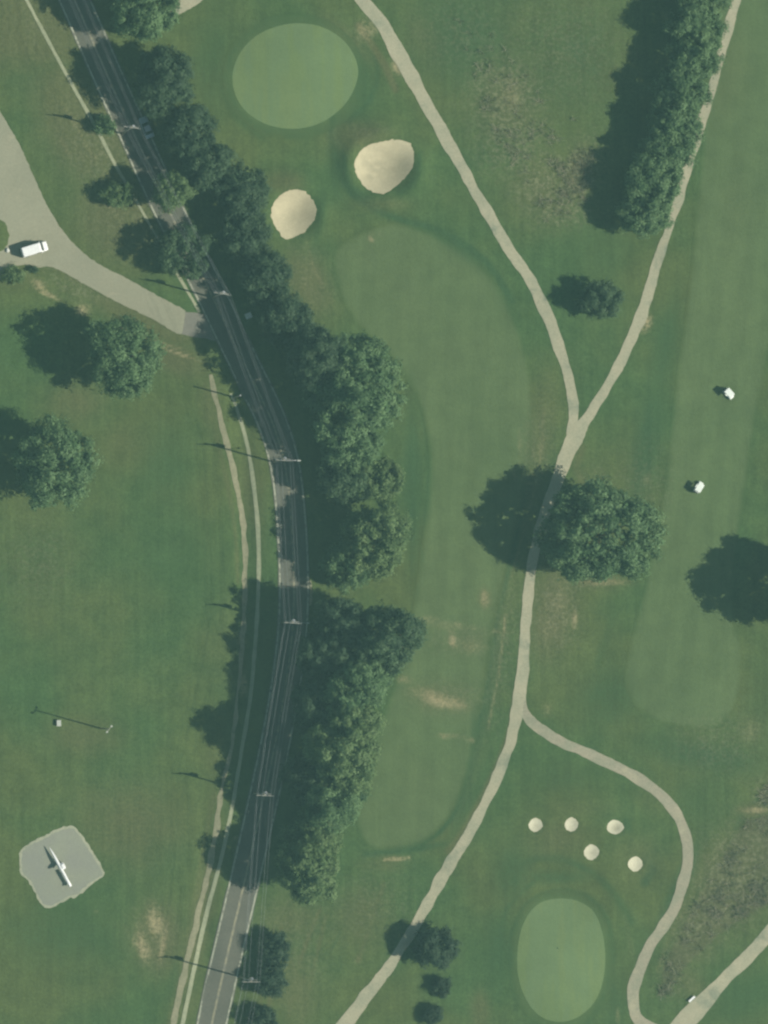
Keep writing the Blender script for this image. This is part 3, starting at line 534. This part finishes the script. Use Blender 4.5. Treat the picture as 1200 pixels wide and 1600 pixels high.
ROW = 'trees along the roadside'
BELT = 'trees of the belt beside the straight path'
TREES = [
    # name, px, py, rx, ry, hm, rz, label, material, group
    ('oak_tree', 940, 834, 94, 84, 9.6, 6.5, 'broad spreading tree whose shadow covers the cart path just below the fork', 'leaf', None),
    ('oak_tree', 1276, 930, 66, 68, 10.4, 6.0, 'round tree casting the big dark disc of shade over the fairway with the two carts', 'leaf', None),
    ('oak_tree', 193, 558, 58, 64, 9.6, 6.0, 'leafy tree on the grass just below the gravel driveway, casting a round shadow', 'leaf', None),
    ('oak_tree', 86, 726, 68, 70, 9.8, 6.5, 'bushy round tree alone on the open lawn west of the double dirt track', 'leaf', None),
    ('small_tree', 940, 468, 32, 34, 3.4, 3.0, 'small dark tree standing alone between the two upper cart paths before they join', 'leaf_dark', None),
    ('small_tree', 680, 1481, 36, 30, 3.8, 3.2, 'dark small tree whose shadow crosses the lower cart path, largest of three in a line', 'leaf_black', None),
    ('shrub', 690, 1543, 16, 15, 1.4, 1.3, 'little dark shrub in the middle of the line of three by the oval green', 'leaf_black', None),
    ('shrub', 677, 1586, 15, 14, 1.4, 1.3, 'tiny dark shrub lowest in the line of three by the oval green', 'leaf_black', None),
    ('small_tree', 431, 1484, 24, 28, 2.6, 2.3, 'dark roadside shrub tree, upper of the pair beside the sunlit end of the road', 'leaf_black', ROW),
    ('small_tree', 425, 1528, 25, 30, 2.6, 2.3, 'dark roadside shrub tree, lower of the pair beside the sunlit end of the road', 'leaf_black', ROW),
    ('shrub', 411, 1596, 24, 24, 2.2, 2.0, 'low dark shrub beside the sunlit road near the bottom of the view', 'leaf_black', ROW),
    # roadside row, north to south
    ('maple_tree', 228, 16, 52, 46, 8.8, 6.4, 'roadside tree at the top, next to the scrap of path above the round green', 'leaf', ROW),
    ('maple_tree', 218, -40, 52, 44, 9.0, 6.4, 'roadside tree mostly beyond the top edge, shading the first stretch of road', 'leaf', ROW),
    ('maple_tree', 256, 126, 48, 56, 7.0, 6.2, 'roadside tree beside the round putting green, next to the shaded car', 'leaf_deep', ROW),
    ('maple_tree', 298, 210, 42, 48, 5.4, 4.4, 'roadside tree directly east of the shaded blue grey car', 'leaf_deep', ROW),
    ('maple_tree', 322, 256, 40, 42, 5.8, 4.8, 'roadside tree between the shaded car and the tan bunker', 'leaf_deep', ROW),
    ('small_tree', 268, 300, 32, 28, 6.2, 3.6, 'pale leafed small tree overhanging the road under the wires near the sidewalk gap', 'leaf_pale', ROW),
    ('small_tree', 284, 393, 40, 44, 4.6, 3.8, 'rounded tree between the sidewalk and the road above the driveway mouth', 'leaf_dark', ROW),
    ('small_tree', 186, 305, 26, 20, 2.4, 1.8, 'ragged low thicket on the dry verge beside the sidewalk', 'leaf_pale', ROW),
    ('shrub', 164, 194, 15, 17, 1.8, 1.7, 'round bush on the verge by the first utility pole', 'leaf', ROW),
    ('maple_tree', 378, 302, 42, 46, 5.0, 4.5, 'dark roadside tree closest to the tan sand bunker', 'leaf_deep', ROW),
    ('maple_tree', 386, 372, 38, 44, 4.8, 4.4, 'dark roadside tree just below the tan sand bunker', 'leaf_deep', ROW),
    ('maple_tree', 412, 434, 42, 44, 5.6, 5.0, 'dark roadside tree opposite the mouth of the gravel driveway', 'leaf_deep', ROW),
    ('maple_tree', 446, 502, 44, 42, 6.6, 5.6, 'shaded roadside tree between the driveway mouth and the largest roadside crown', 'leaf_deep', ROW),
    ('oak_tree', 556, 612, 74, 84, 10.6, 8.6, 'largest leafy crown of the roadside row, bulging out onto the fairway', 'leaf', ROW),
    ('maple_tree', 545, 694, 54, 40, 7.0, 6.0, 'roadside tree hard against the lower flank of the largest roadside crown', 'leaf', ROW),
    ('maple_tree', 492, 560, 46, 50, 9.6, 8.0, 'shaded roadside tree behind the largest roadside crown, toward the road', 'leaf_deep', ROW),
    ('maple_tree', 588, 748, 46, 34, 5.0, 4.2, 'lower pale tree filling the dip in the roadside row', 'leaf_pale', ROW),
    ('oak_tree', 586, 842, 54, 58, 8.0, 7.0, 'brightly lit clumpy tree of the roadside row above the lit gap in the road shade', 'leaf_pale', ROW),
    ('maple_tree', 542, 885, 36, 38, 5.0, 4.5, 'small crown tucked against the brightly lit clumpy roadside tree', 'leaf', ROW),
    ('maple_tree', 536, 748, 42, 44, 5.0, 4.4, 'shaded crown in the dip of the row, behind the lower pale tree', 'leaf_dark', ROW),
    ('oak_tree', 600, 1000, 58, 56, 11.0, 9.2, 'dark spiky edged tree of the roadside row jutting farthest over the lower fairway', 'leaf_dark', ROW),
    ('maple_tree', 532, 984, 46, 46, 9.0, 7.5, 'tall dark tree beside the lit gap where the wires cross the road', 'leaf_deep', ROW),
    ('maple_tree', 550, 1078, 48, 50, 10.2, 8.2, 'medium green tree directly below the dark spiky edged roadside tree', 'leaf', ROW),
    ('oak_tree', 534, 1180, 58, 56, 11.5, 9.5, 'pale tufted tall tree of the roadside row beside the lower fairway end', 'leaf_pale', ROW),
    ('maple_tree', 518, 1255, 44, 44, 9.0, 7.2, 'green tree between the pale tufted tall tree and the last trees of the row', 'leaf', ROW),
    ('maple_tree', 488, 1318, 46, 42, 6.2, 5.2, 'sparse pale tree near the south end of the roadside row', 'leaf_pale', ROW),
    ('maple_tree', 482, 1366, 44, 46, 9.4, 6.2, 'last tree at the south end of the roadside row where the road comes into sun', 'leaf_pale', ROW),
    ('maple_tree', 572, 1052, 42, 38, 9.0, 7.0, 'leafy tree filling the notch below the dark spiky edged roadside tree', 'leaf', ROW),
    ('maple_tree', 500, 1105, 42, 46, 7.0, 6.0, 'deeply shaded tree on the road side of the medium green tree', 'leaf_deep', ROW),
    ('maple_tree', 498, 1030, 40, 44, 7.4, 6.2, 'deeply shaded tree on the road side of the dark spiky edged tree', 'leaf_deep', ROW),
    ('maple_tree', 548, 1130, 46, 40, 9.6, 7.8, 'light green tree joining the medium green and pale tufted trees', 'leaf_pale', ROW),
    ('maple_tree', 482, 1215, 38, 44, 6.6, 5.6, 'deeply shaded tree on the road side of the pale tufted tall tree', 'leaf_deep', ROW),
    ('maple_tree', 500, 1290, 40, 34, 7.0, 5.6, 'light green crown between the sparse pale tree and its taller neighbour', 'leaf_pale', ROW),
    # belt by the straight path
    ('ash_tree', 1096, -18, 45, 38, 5.6, 4.5, 'belt tree at the top edge of the view beside the straight path', 'leaf', BELT),
    ('ash_tree', 1088, 36, 43, 38, 5.6, 4.5, 'belt tree second from the top of the view beside the straight path', 'leaf', BELT),
    ('ash_tree', 1086, 92, 43, 38, 5.4, 4.3, 'belt tree overhanging the straight path where two notches of path show', 'leaf', BELT),
    ('ash_tree', 1064, 145, 47, 38, 5.4, 4.3, 'belt tree set back from the path just above the clear sunny stretch of path', 'leaf', BELT),
    ('ash_tree', 1054, 195, 45, 36, 5.2, 4.3, 'belt tree at the start of the clear sunny stretch of path', 'leaf', BELT),
    ('ash_tree', 1040, 238, 46, 38, 5.0, 4.5, 'widest belt tree, one branch reaching across the straight path', 'leaf', BELT),
    ('ash_tree', 1020, 288, 45, 36, 5.3, 4.1, 'belt tree next to the last one at the south end of the belt', 'leaf', BELT),
    ('ash_tree', 1010, 334, 43, 36, 4.7, 3.9, 'last belt tree at the south end, nearest the small lone dark tree', 'leaf', BELT),
    # scrub by the gravel lot
    ('shrub', 20, 430, 17, 13, 0.9, 0.8, 'scruffy bush below the gravel lot near the white van', 'leaf_pale', None),
    ('shrub', 52, 421, 8, 6, 0.6, 0.6, 'tiny dark bush on the grass edge right below the white van', 'leaf_dark', None),
]
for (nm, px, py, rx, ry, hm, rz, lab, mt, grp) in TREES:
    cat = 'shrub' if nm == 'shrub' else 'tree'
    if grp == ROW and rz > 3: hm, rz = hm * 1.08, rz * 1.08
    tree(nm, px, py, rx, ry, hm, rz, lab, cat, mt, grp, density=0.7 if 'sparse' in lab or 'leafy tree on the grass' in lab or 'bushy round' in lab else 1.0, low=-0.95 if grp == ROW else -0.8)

# tall grass
def tall_grass(name, polys, n, seed, label_h, tall=0.7):
    g = np.random.default_rng(seed); allp = []
    for poly, share in polys:
        q = np.array([P(*p) for p in poly]); lo, hi = q.min(0), q.max(0); pts = g.uniform(lo, hi, (n * 6, 2)); pts = pts[inside(pts, q)][:int(n * share)]
        cl = g.uniform(lo, hi, (max(6, int(len(pts) / 26)), 2))       # tussocks in drifts
        pick = g.integers(0, len(cl), len(pts)); drift = cl[pick] + g.normal(0, 0.8, pts.shape)
        pts = np.where(g.uniform(size=(len(pts), 1)) < 0.6, drift, pts); pts = pts[inside(pts, q)]; allp.append(pts)
    pts = np.concatenate(allp); nb = 13
    base = np.repeat(pts, nb, 0) + g.normal(0, 0.16, (len(pts) * nb, 2)); a = g.uniform(0, 6.28, len(base))
    hh = tall * g.uniform(0.5, 1.2, len(base)); lean = g.uniform(0.8, 1.9, len(base)); w = g.uniform(0.02, 0.035, len(base))
    z = height(base[:, 0], base[:, 1]); dx, dy = np.cos(a), np.sin(a)
    v0 = np.stack([base[:, 0] - dy * w, base[:, 1] + dx * w, z - .02], 1); v1 = np.stack([base[:, 0] + dy * w, base[:, 1] - dx * w, z - .02], 1)
    v2 = np.stack([base[:, 0] + dx * hh * lean + dy * w * .8, base[:, 1] + dy * hh * lean - dx * w * .8, z + hh], 1); v3 = np.stack([base[:, 0] + dx * hh * lean - dy * w * .8, base[:, 1] + dy * hh * lean + dx * w * .8, z + hh], 1)
    V = np.stack([v0, v1, v2, v3], 1).reshape(-1, 3); me = np_mesh(name, V, np.arange(len(V)).reshape(-1, 4))
    t = np.repeat(np.clip(np.repeat(g.uniform(0, 1, len(pts)), nb) + g.normal(0, .15, len(base)), 0, 1), 4)
    at = me.color_attributes.new('tint', 'FLOAT_COLOR', 'POINT'); at.data.foreach_set('color', np.stack([t, t, t, np.ones_like(t)], 1).astype(np.float32).ravel())
    return tag(link(name, me, M['straw']), kind='stuff')
tall_grass('meadow_grass', [([(700, 20), (760, 40), (800, 90), (840, 130), (860, 180), (830, 240), (790, 250), (755, 200), (740, 110)], .42), ([(770, 200), (860, 170), (920, 180), (900, 260), (880, 330), (830, 320)], .26),
           ([(890, 245), (915, 210), (935, 230), (930, 290), (905, 340), (850, 345), (835, 310), (875, 290)], .36)], 230, 3, 0.15)
tall_grass('brush_grass', [([(1160, 1285), (1215, 1272), (1215, 1395), (1140, 1450), (1075, 1500), (1055, 1490), (1080, 1430), (1110, 1370)], .8), ([(1185, 1240), (1215, 1215), (1215, 1260), (1190, 1262)], .08), ([(1030, 1480), (1070, 1490), (1050, 1550), (1030, 1560)], .12)], 300, 4, 0.15)

# ------------------------------------------------------------------ built things
def box_bm(bm, c, s, bev=0.0, rz=0.0):
    m = Matrix.Translation(c) @ Matrix.Rotation(rz, 4, 'Z') @ Matrix.Diagonal((s[0], s[1], s[2], 1))
    r = bmesh.ops.create_cube(bm, size=1.0, matrix=m)
    if bev: bmesh.ops.bevel(bm, geom=list({e for v in r['verts'] for e in v.link_edges}), offset=bev, segments=2, affect='EDGES')

def cyl_bm(bm, a, b, r0, r1=None, seg=14):
    a, b = Vector(a), Vector(b); d = b - a; q = d.to_track_quat('Z', 'Y').to_matrix().to_4x4()
    bmesh.ops.create_cone(bm, cap_ends=True, segments=seg, radius1=r0, radius2=r0 if r1 is None else r1, depth=d.length, matrix=Matrix.Translation((a + b) / 2) @ q)

def bm_obj(name, fn, mat, parent=None, smooth=False):
    bm = bmesh.new(); fn(bm); me = bpy.data.meshes.new(name); bm.to_mesh(me); bm.free()
    return link(name, me, mat, parent, smooth)

def box(name, c, s, mat, parent, bev=0.03, rz=0.0): return bm_obj(name, lambda bm: box_bm(bm, c, s, bev, rz), mat, parent)
def cyl(name, a, b, r0, mat, parent, r1=None, seg=14): return bm_obj(name, lambda bm: cyl_bm(bm, a, b, r0, r1, seg), mat, parent)

def shell(name, sections, mat, parent, bev=0.06):
    """sections: list of (x, z0, z1, half width low, half width high): a body lofted along x"""
    V, F = [], []
    for x, z0, z1, w0, w1 in sections:
        zm = z0 + (z1 - z0) * 0.45
        V += [(x, -w0 * .94, z0), (x, -w0, zm), (x, -w1, z1 - .04), (x, -w1 * .85, z1), (x, w1 * .85, z1), (x, w1, z1 - .04), (x, w0, zm), (x, w0 * .94, z0)]
    n = len(sections)
    for i in range(n - 1):
        for k in range(8): F.append((i * 8 + k, (i + 1) * 8 + k, (i + 1) * 8 + (k + 1) % 8, i * 8 + (k + 1) % 8))
    F.append(tuple(range(8))); F.append(tuple((n - 1) * 8 + k for k in range(8))[::-1])
    o = py_mesh(name, V, F, mat, parent, False)
    bm = bmesh.new(); bm.from_mesh(o.data); bmesh.ops.recalc_face_normals(bm, faces=bm.faces)
    bmesh.ops.bevel(bm, geom=[e for e in bm.edges if e.calc_face_angle(0) > 0.5], offset=bev * 0.5, segments=2, affect='EDGES'); bm.to_mesh(o.data); bm.free()
    return o

def quad_panel(name, corners, mat, parent, thick=0.02):
    a, b, c, d = map(Vector, corners); n = (b - a).cross(d - a).normalized() * thick
    V = [*(p + n for p in (a, b, c, d)), *(p - n for p in (a, b, c, d))]
    return py_mesh(name, V, [(0, 1, 2, 3), (7, 6, 5, 4), (0, 4, 5, 1), (1, 5, 6, 2), (2, 6, 7, 3), (3, 7, 4, 0)], mat, parent, False)

def wheels(parent, xs_, half, r, wd):
    for x in xs_:
        for s in (-1, 1):
            w = cyl('wheel', (x, s * (half - wd), r), (x, s * half, r), r, M['rubber'], parent, seg=20)
            cyl('rim', (x, s * (half - .02), r), (x, s * (half + .015), r), r * .6, M['steel'], w, seg=16)

def heading(p, q): a, b = P(*p), P(*q); return math.atan2(b[1] - a[1], b[0] - a[0])

# white van on the gravel lot
x, y = P(54, 389, 1.6)
van = tag(empty('parked_van', (x, y, hz(x, y) + .05), heading((38, 397), (74, 386))), 'long white van parked on the gravel lot, its dark shadow beside it', 'van')
shell('body', [(-2.55, .42, 2.25, .95, .86), (-2.45, .32, 2.42, .99, .90), (.9, .32, 2.45, 1.0, .90), (1.25, .32, 2.32, 1.0, .88), (1.26, .32, 2.30, 1.0, .86)], M['white'], van)
shell('bonnet', [(1.265, .32, 1.42, 1.0, .93), (1.75, .32, 1.26, .99, .90), (2.45, .34, 1.08, .95, .84), (2.7, .42, .92, .86, .74)], M['white'], van)
quad_panel('windscreen', [(1.30, -.80, 2.22), (1.82, -.86, 1.30), (1.82, .86, 1.30), (1.30, .80, 2.22)], M['darkglass'], van, .03)
for s in (-1, 1):
    quad_panel('window', [(.2, s * .985, 1.3), (1.15, s * .985, 1.3), (1.1, s * .93, 2.05), (.2, s * .93, 2.05)], M['darkglass'], van)
    box('mirror', (1.3, s * 1.12, 1.45), (.12, .22, .22), M['white'], van)
    box('headlight', (2.62, s * .62, .82), (.14, .3, .16), M['lens'], van)
    box('tail_light', (-2.55, s * .82, 1.1), (.05, .14, .4), M['red_lens'], van)
quad_panel('rear_window', [(-2.53, .6, 1.35), (-2.50, .58, 2.05), (-2.50, -.58, 2.05), (-2.53, -.6, 1.35)], M['darkglass'], van)
box('bumper', (-2.62, 0, .5), (.14, 1.8, .2), M['dark_steel'], van); box('bumper', (2.7, 0, .5), (.16, 1.7, .2), M['dark_steel'], van)
wheels(van, (-1.65, 1.75), 1.01, .36, .24)

# car in the shade on the road
x, y = P(229, 199, .8)
car = tag(empty('sedan_car', (x, y, hz(x, y) + .075), heading((239, 222), (222, 180))), 'blue grey car driving on the road in deep tree shade', 'car')
shell('body', [(-2.15, .38, .86, .78, .70), (-1.95, .26, .95, .86, .78), (-.9, .24, 1.0, .89, .82), (.9, .24, .98, .89, .82), (1.8, .26, .82, .86, .76), (2.15, .36, .70, .74, .64)], M['car_paint'], car)
shell('cabin', [(-1.45, .95, 1.0, .76, .72), (-.85, .93, 1.42, .78, .60), (.25, .93, 1.44, .78, .60), (.95, .93, 1.0, .76, .72)], M['darkglass'], car, .04)
box('roof', (-.3, 0, 1.45), (1.15, 1.16, .05), M['steel'], car, .02)
for s in (-1, 1):
    box('headlight', (2.05, s * .55, .62), (.14, .28, .12), M['lens'], car); box('tail_light', (-2.10, s * .58, .72), (.08, .26, .13), M['red_lens'], car); box('mirror', (.7, s * .96, 1.0), (.12, .18, .12), M['car_paint'], car)
wheels(car, (-1.3, 1.35), .88, .31, .2)

# golf carts
def golf_cart(px, py, rz, label):
    x, y = P(px, py, 1.75); o = tag(empty('golf_cart', (x, y, hz(x, y) + .03), rz), label, 'golf cart', 'golf carts on the fairway')
    shell('body', [(-1.15, .42, .78, .50, .44), (-1.0, .26, .86, .58, .54), (-.35, .24, .82, .58, .54), (-.28, .24, .36, .58, .56), (.55, .24, .36, .58, .56), (.62, .26, .86, .58, .48), (1.05, .30, .72, .54, .42), (1.2, .38, .52, .42, .34)], M['cart_white'], o, .04)
    box('seat', (-.45, 0, .80), (.5, 1.02, .14), M['vinyl'], o, .04); box('backrest', (-.78, 0, 1.08), (.12, 1.02, .42), M['vinyl'], o, .04)
    rf = bm_obj('roof', lambda bm: box_bm(bm, (-.12, 0, 1.78), (1.75, 1.22, .09), .04), M['cart_white'], o)
    for sx, top in ((.72, .62), (-.92, -.85)):
        for s in (-1, 1): cyl('roof_post', (sx, s * .5, .7), (top, s * .52, 1.75), .025, M['dark_steel'], o, seg=8)
    cyl('steering_column', (.6, .26, .75), (.3, .26, 1.0), .02, M['dark_steel'], o, seg=8)
    cyl('steering_wheel', (.31, .26, .99), (.28, .26, 1.02), .17, M['rubber'], o, seg=16)
    for s in (-1, 1): cyl('golf_bag', (-1.08, s * .24, .55), (-1.22, s * .24, 1.32), .13, M['dark_steel'], o, .14, 10)
    wheels(o, (-.78, .82), .60, .23, .18)
    return o
golf_cart(1141, 614.5, heading((1136, 609), (1146, 620)), 'white roofed golf cart higher on the fairway, farther from the big round shade')
golf_cart(1093.5, 761, heading((1091, 765), (1096, 757)), 'white roofed golf cart lower on the fairway, nearer the big round shade')

# white bench by the lower path
x, y = P(1081, 1561, .5)
b = tag(empty('white_bench', (x, y, hz(x, y)), heading((1076, 1566), (1086, 1557))), 'narrow white bench on the grass edge beside the sandy path in the corner', 'bench')
box('seat', (0, 0, .46), (1.55, .42, .06), M['white'], b, .02)
for s in (-1, 1): box('leg', (s * .6, 0, .215), (.08, .36, .43), M['dark_steel'], b, .01)

# rocket-like monument on its pad
def lathe(name, prof, mat, parent, seg=20):
    V, F = [], []
    for x_, r in prof:
        for k in range(seg): V.append((x_, r * math.cos(2 * math.pi * k / seg), r * math.sin(2 * math.pi * k / seg)))
    for i in range(len(prof) - 1):
        for k in range(seg): F.append((i * seg + k, i * seg + (k + 1) % seg, (i + 1) * seg + (k + 1) % seg, (i + 1) * seg + k))
    F.append(tuple(range(seg))[::-1]); F.append(tuple((len(prof) - 1) * seg + k for k in range(seg)))
    return py_mesh(name, V, F, mat, parent)
x, y = P(94, 1354.5, 1.2)
mo = tag(empty('display_rocket', (x, y, hz(x, y) + .06), heading((110, 1385), (77, 1324))), 'long slim white rocket monument with a pointed nose, on the paved square pad', 'monument')
body = lathe('fuselage', [(-4.35, .20), (-4.3, .27), (-3.2, .29), (0.6, .30), (2.0, .26), (3.2, .17), (4.0, .09), (4.35, .02)], M['white'], mo); body.location = (0, 0, .95)
shell('canopy', [(-.75, 1.35, 1.75, .34, .22), (-.45, 1.3, 2.0, .42, .28), (.25, 1.3, 2.0, .42, .26), (.55, 1.35, 1.7, .30, .16)], M['white'], mo).location = (0, -.55, -.55)
for s in (-1, 1):
    quad_panel('wing', [(.75, s * .25, .92), (-.25, s * .25, .92), (-.05, s * 1.35, .9), (.35, s * 1.35, .9)], M['pad'], mo, .03)
    quad_panel('tail_fin', [(-3.6, s * .2, .95), (-4.2, s * .2, .95), (-4.3, s * .55, .93), (-4.0, s * .55, .93)], M['pad'], mo, .02)
for xx in (-1.6, 1.5): cyl('support_leg', (xx, 0, 0), (xx, 0, .75), .10, M['dark_steel'], mo)

# lamp post, boxes and small things on the lawns
def pole_shape(bm, h, r0, r1): cyl_bm(bm, (0, 0, -.4), (0, 0, h), r0, r1, 12)
x, y = P(157, 1138); z = hz(x, y)
lp = tag(empty('flood_light_post', (x, y, z)), 'slender post with twin lamps casting a long thin shadow on the open lawn', 'light post')
bm_obj('post', lambda bm: pole_shape(bm, 12.6, .15, .10), M['wood'], lp, True)
box('crossbar', (0, 0, 12.4), (.12, 1.5, .12), M['arm_wood'], lp, .02, math.radians(-38))
for s in (-1, 1):
    a = math.radians(52); box('flood_lamp', (s * .7 * math.cos(a), s * .7 * math.sin(a), 12.62), (.38, .34, .25), M['grey_box'], lp, .05, a)
x, y = P(92, 1130, .7); ub = tag(empty('utility_cabinet', (x, y, hz(x, y))), 'small pale cabinet alone on the lawn next to the thin post shadow', 'cabinet')
box('casing', (0, 0, .34), (.75, 1.1, .66), M['grey_box'], ub, .03); box('lid', (0, 0, .70), (.85, 1.2, .06), M['grey_box'], ub, .02)
x, y = P(389, 493, .9); ub = tag(empty('utility_cabinet', (x, y, hz(x, y)), .4), 'pale metal cabinet in the shade across the road from the gravel driveway', 'cabinet')
box('casing', (0, 0, .45), (1.1, 1.0, .88), M['offwhite'], ub, .03); box('lid', (0, 0, .92), (1.2, 1.1, .06), M['offwhite'], ub, .02)
def boulder(name, px, py, r, label, mat='stone'):
    x, y = P(px, py)
    bm = bmesh.new(); bmesh.ops.create_icosphere(bm, subdivisions=3, radius=r); g = random.Random(px)
    ph = [g.uniform(0, 6) for _ in range(4)]
    for v in bm.verts: v.co *= 1 + .14 * math.sin(4 * v.co.x / r + ph[0]) + .12 * math.sin(3 * v.co.y / r + ph[1]) + .1 * math.sin(5 * v.co.z / r + ph[2]); v.co.z *= .65
    me = bpy.data.meshes.new(name); bm.to_mesh(me); bm.free(); o = link(name, me, M[mat], None, True); o.location = (x, y, hz(x, y) + r * .35 + .03)
    return tag(o, label, 'rock')
boulder('boulder', 12, 391, .42, 'pale boulder at the tip of the white van shadow on the gravel lot')
x, y = P(869, 1481)
hole = bm_obj('golf_hole', lambda bm: bmesh.ops.create_cone(bm, cap_ends=True, segments=20, radius1=.15, radius2=.15, depth=.03), M['hole'], None); hole.location = (x, y, hz(x, y) + .062)
tag(hole, 'tiny dark hole cut in the oval putting green', 'golf hole')

# utility poles
POLES = [  # base px, py, height, turn of the crossarm, lamp arm, label
    (192, 209, 13.2, -8, False, 'utility pole on the verge by the round bush, north of the driveway'),
    (332, 465, 12.6, -10, False, 'utility pole at the mouth of the gravel driveway'),
    (427, 722, 12.6, -3, True, 'utility pole with a lamp arm at the sunlit bend of the road'),
    (440, 973, 13.2, -4, True, 'utility pole with a lamp arm where the roadside shade begins again'),
    (396, 1239, 13.6, -2, False, 'utility pole standing in the deep shade of the pale tufted tall trees'),
    (374, 1526, 14.2, 0, False, 'utility pole beside the sunlit end of the road, next to dark shrubs'),
]
tips = []
def pole(px, py, h, rot, lamp, label):
    x, y = P(px, py); o = tag(empty('utility_pole', (x, y, hz(x, y)), math.radians(rot)), label, 'utility pole', 'utility poles along the road')
    bm_obj('shaft', lambda bm: pole_shape(bm, h, .17, .12), M['wood'], o, True)
    for dz, hw in ((-.25, 1.75), (-1.15, 1.35)):
        arm = box('crossarm', (0, -.16 if dz > -1 else .16, h + dz), (hw * 2, .14, .18), M['arm_wood'], o, .02)
        for k in (-1, -.35, .35, 1): cyl('insulator', (k * (hw - .12), -.16 if dz > -1 else .16, h + dz + .09), (k * (hw - .12), -.16 if dz > -1 else .16, h + dz + .32), .07, M['porcelain'], arm, .045, 10)
    t = cyl('transformer', (.42, .3, h - 2.9), (.42, .3, h - 1.7), .3, M['steel'], o, seg=16)
    cyl('bushing', (.42, .3, h - 1.7), (.42, .3, h - 1.45), .06, M['porcelain'], t, seg=8)
    if lamp:
        V, F = [], []; tube(V, F, [(0, 0, h - 4.2), (1.4, .1, h - 3.5), (3.1, .1, h - 3.3)], [.05, .045, .04]); py_mesh('lamp_arm', V, F, M['steel'], o)
        box('lamp_head', (3.4, .1, h - 3.3), (.7, .26, .16), M['grey_box'], o, .05)
    R = Matrix.Rotation(math.radians(rot), 3, 'Z'); base = Vector((x, y, hz(x, y)))
    return [base + R @ Vector((k * (hw - .12), yy, h + dz + .33)) for dz, hw, yy in ((-.25, 1.75, -.16), (-1.15, 1.35, .16)) for k in ((-1, -.35, 1) if hw > 1.6 else (-1, 1))]
for p in POLES: tips.append(pole(*p))
x, y = P(366, 621); gp = tag(empty('guy_pole', (x, y, hz(x, y))), 'short bare wooden pole at the top of the double dirt track', 'pole')
bm_obj('shaft', lambda bm: pole_shape(bm, 7.6, .17, .12), M['wood'], gp, True); cyl('cap', (0, 0, 7.6), (0, 0, 7.68), .14, M['steel'], gp)

def wire(a, b, sag, label, r=.014):
    n = 18; pts = []
    for i in range(n + 1):
        t = i / n; p = a.lerp(b, t); p = Vector(p); p.z -= sag * 4 * t * (1 - t); pts.append(p)
    V, F = [], []; tube(V, F, pts, [r] * (n + 1), 5)
    o = py_mesh('overhead_wire', V, F, M['cable']); tag(o, label, 'wire', 'overhead wires between the poles')
off0 = Vector((*P(45, -130), 13)); off7 = Vector((*P(322, 1790), 13))
ends = [[off0 + (t - sum(tips[0], Vector()) / 5) for t in tips[0]]] + tips + [[off7 + (t - sum(tips[-1], Vector()) / 5) for t in tips[-1]]]
WL = ['thin wire leading away northward from the pole by the round bush', 'thin wire from the pole by the round bush to the driveway pole',
      'thin wire from the driveway pole to the lamp pole at the sunlit bend', 'thin wire between the two poles with lamp arms',
      'thin wire from the lower lamp pole to the pole in deep shade', 'thin wire from the pole in deep shade to the last pole', 'thin wire leading away southward from the last pole by the dark shrubs']
for i in range(len(ends) - 1):
    for a, b in zip(ends[i], ends[i + 1]): wire(a, b, 0.6, WL[i])

# ------------------------------------------------------------------ the air between the aeroplane and the ground
hm_ = bpy.data.materials.new('haze_air'); hm_.use_nodes = True; t = hm_.node_tree; t.nodes.clear()
o_ = t.nodes.new('ShaderNodeOutputMaterial'); v_ = t.nodes.new('ShaderNodeVolumePrincipled')
v_.inputs['Color'].default_value = HAZE_COLOR; v_.inputs['Density'].default_value = HAZE_DENSITY; v_.inputs['Anisotropy'].default_value = 0.0
t.links.new(v_.outputs[0], o_.inputs['Volume'])
hz_o = bm_obj('haze', lambda bm: box_bm(bm, (0, 0, 503), (3100, 3100, 1014)), hm_); tag(hz_o, kind='stuff')
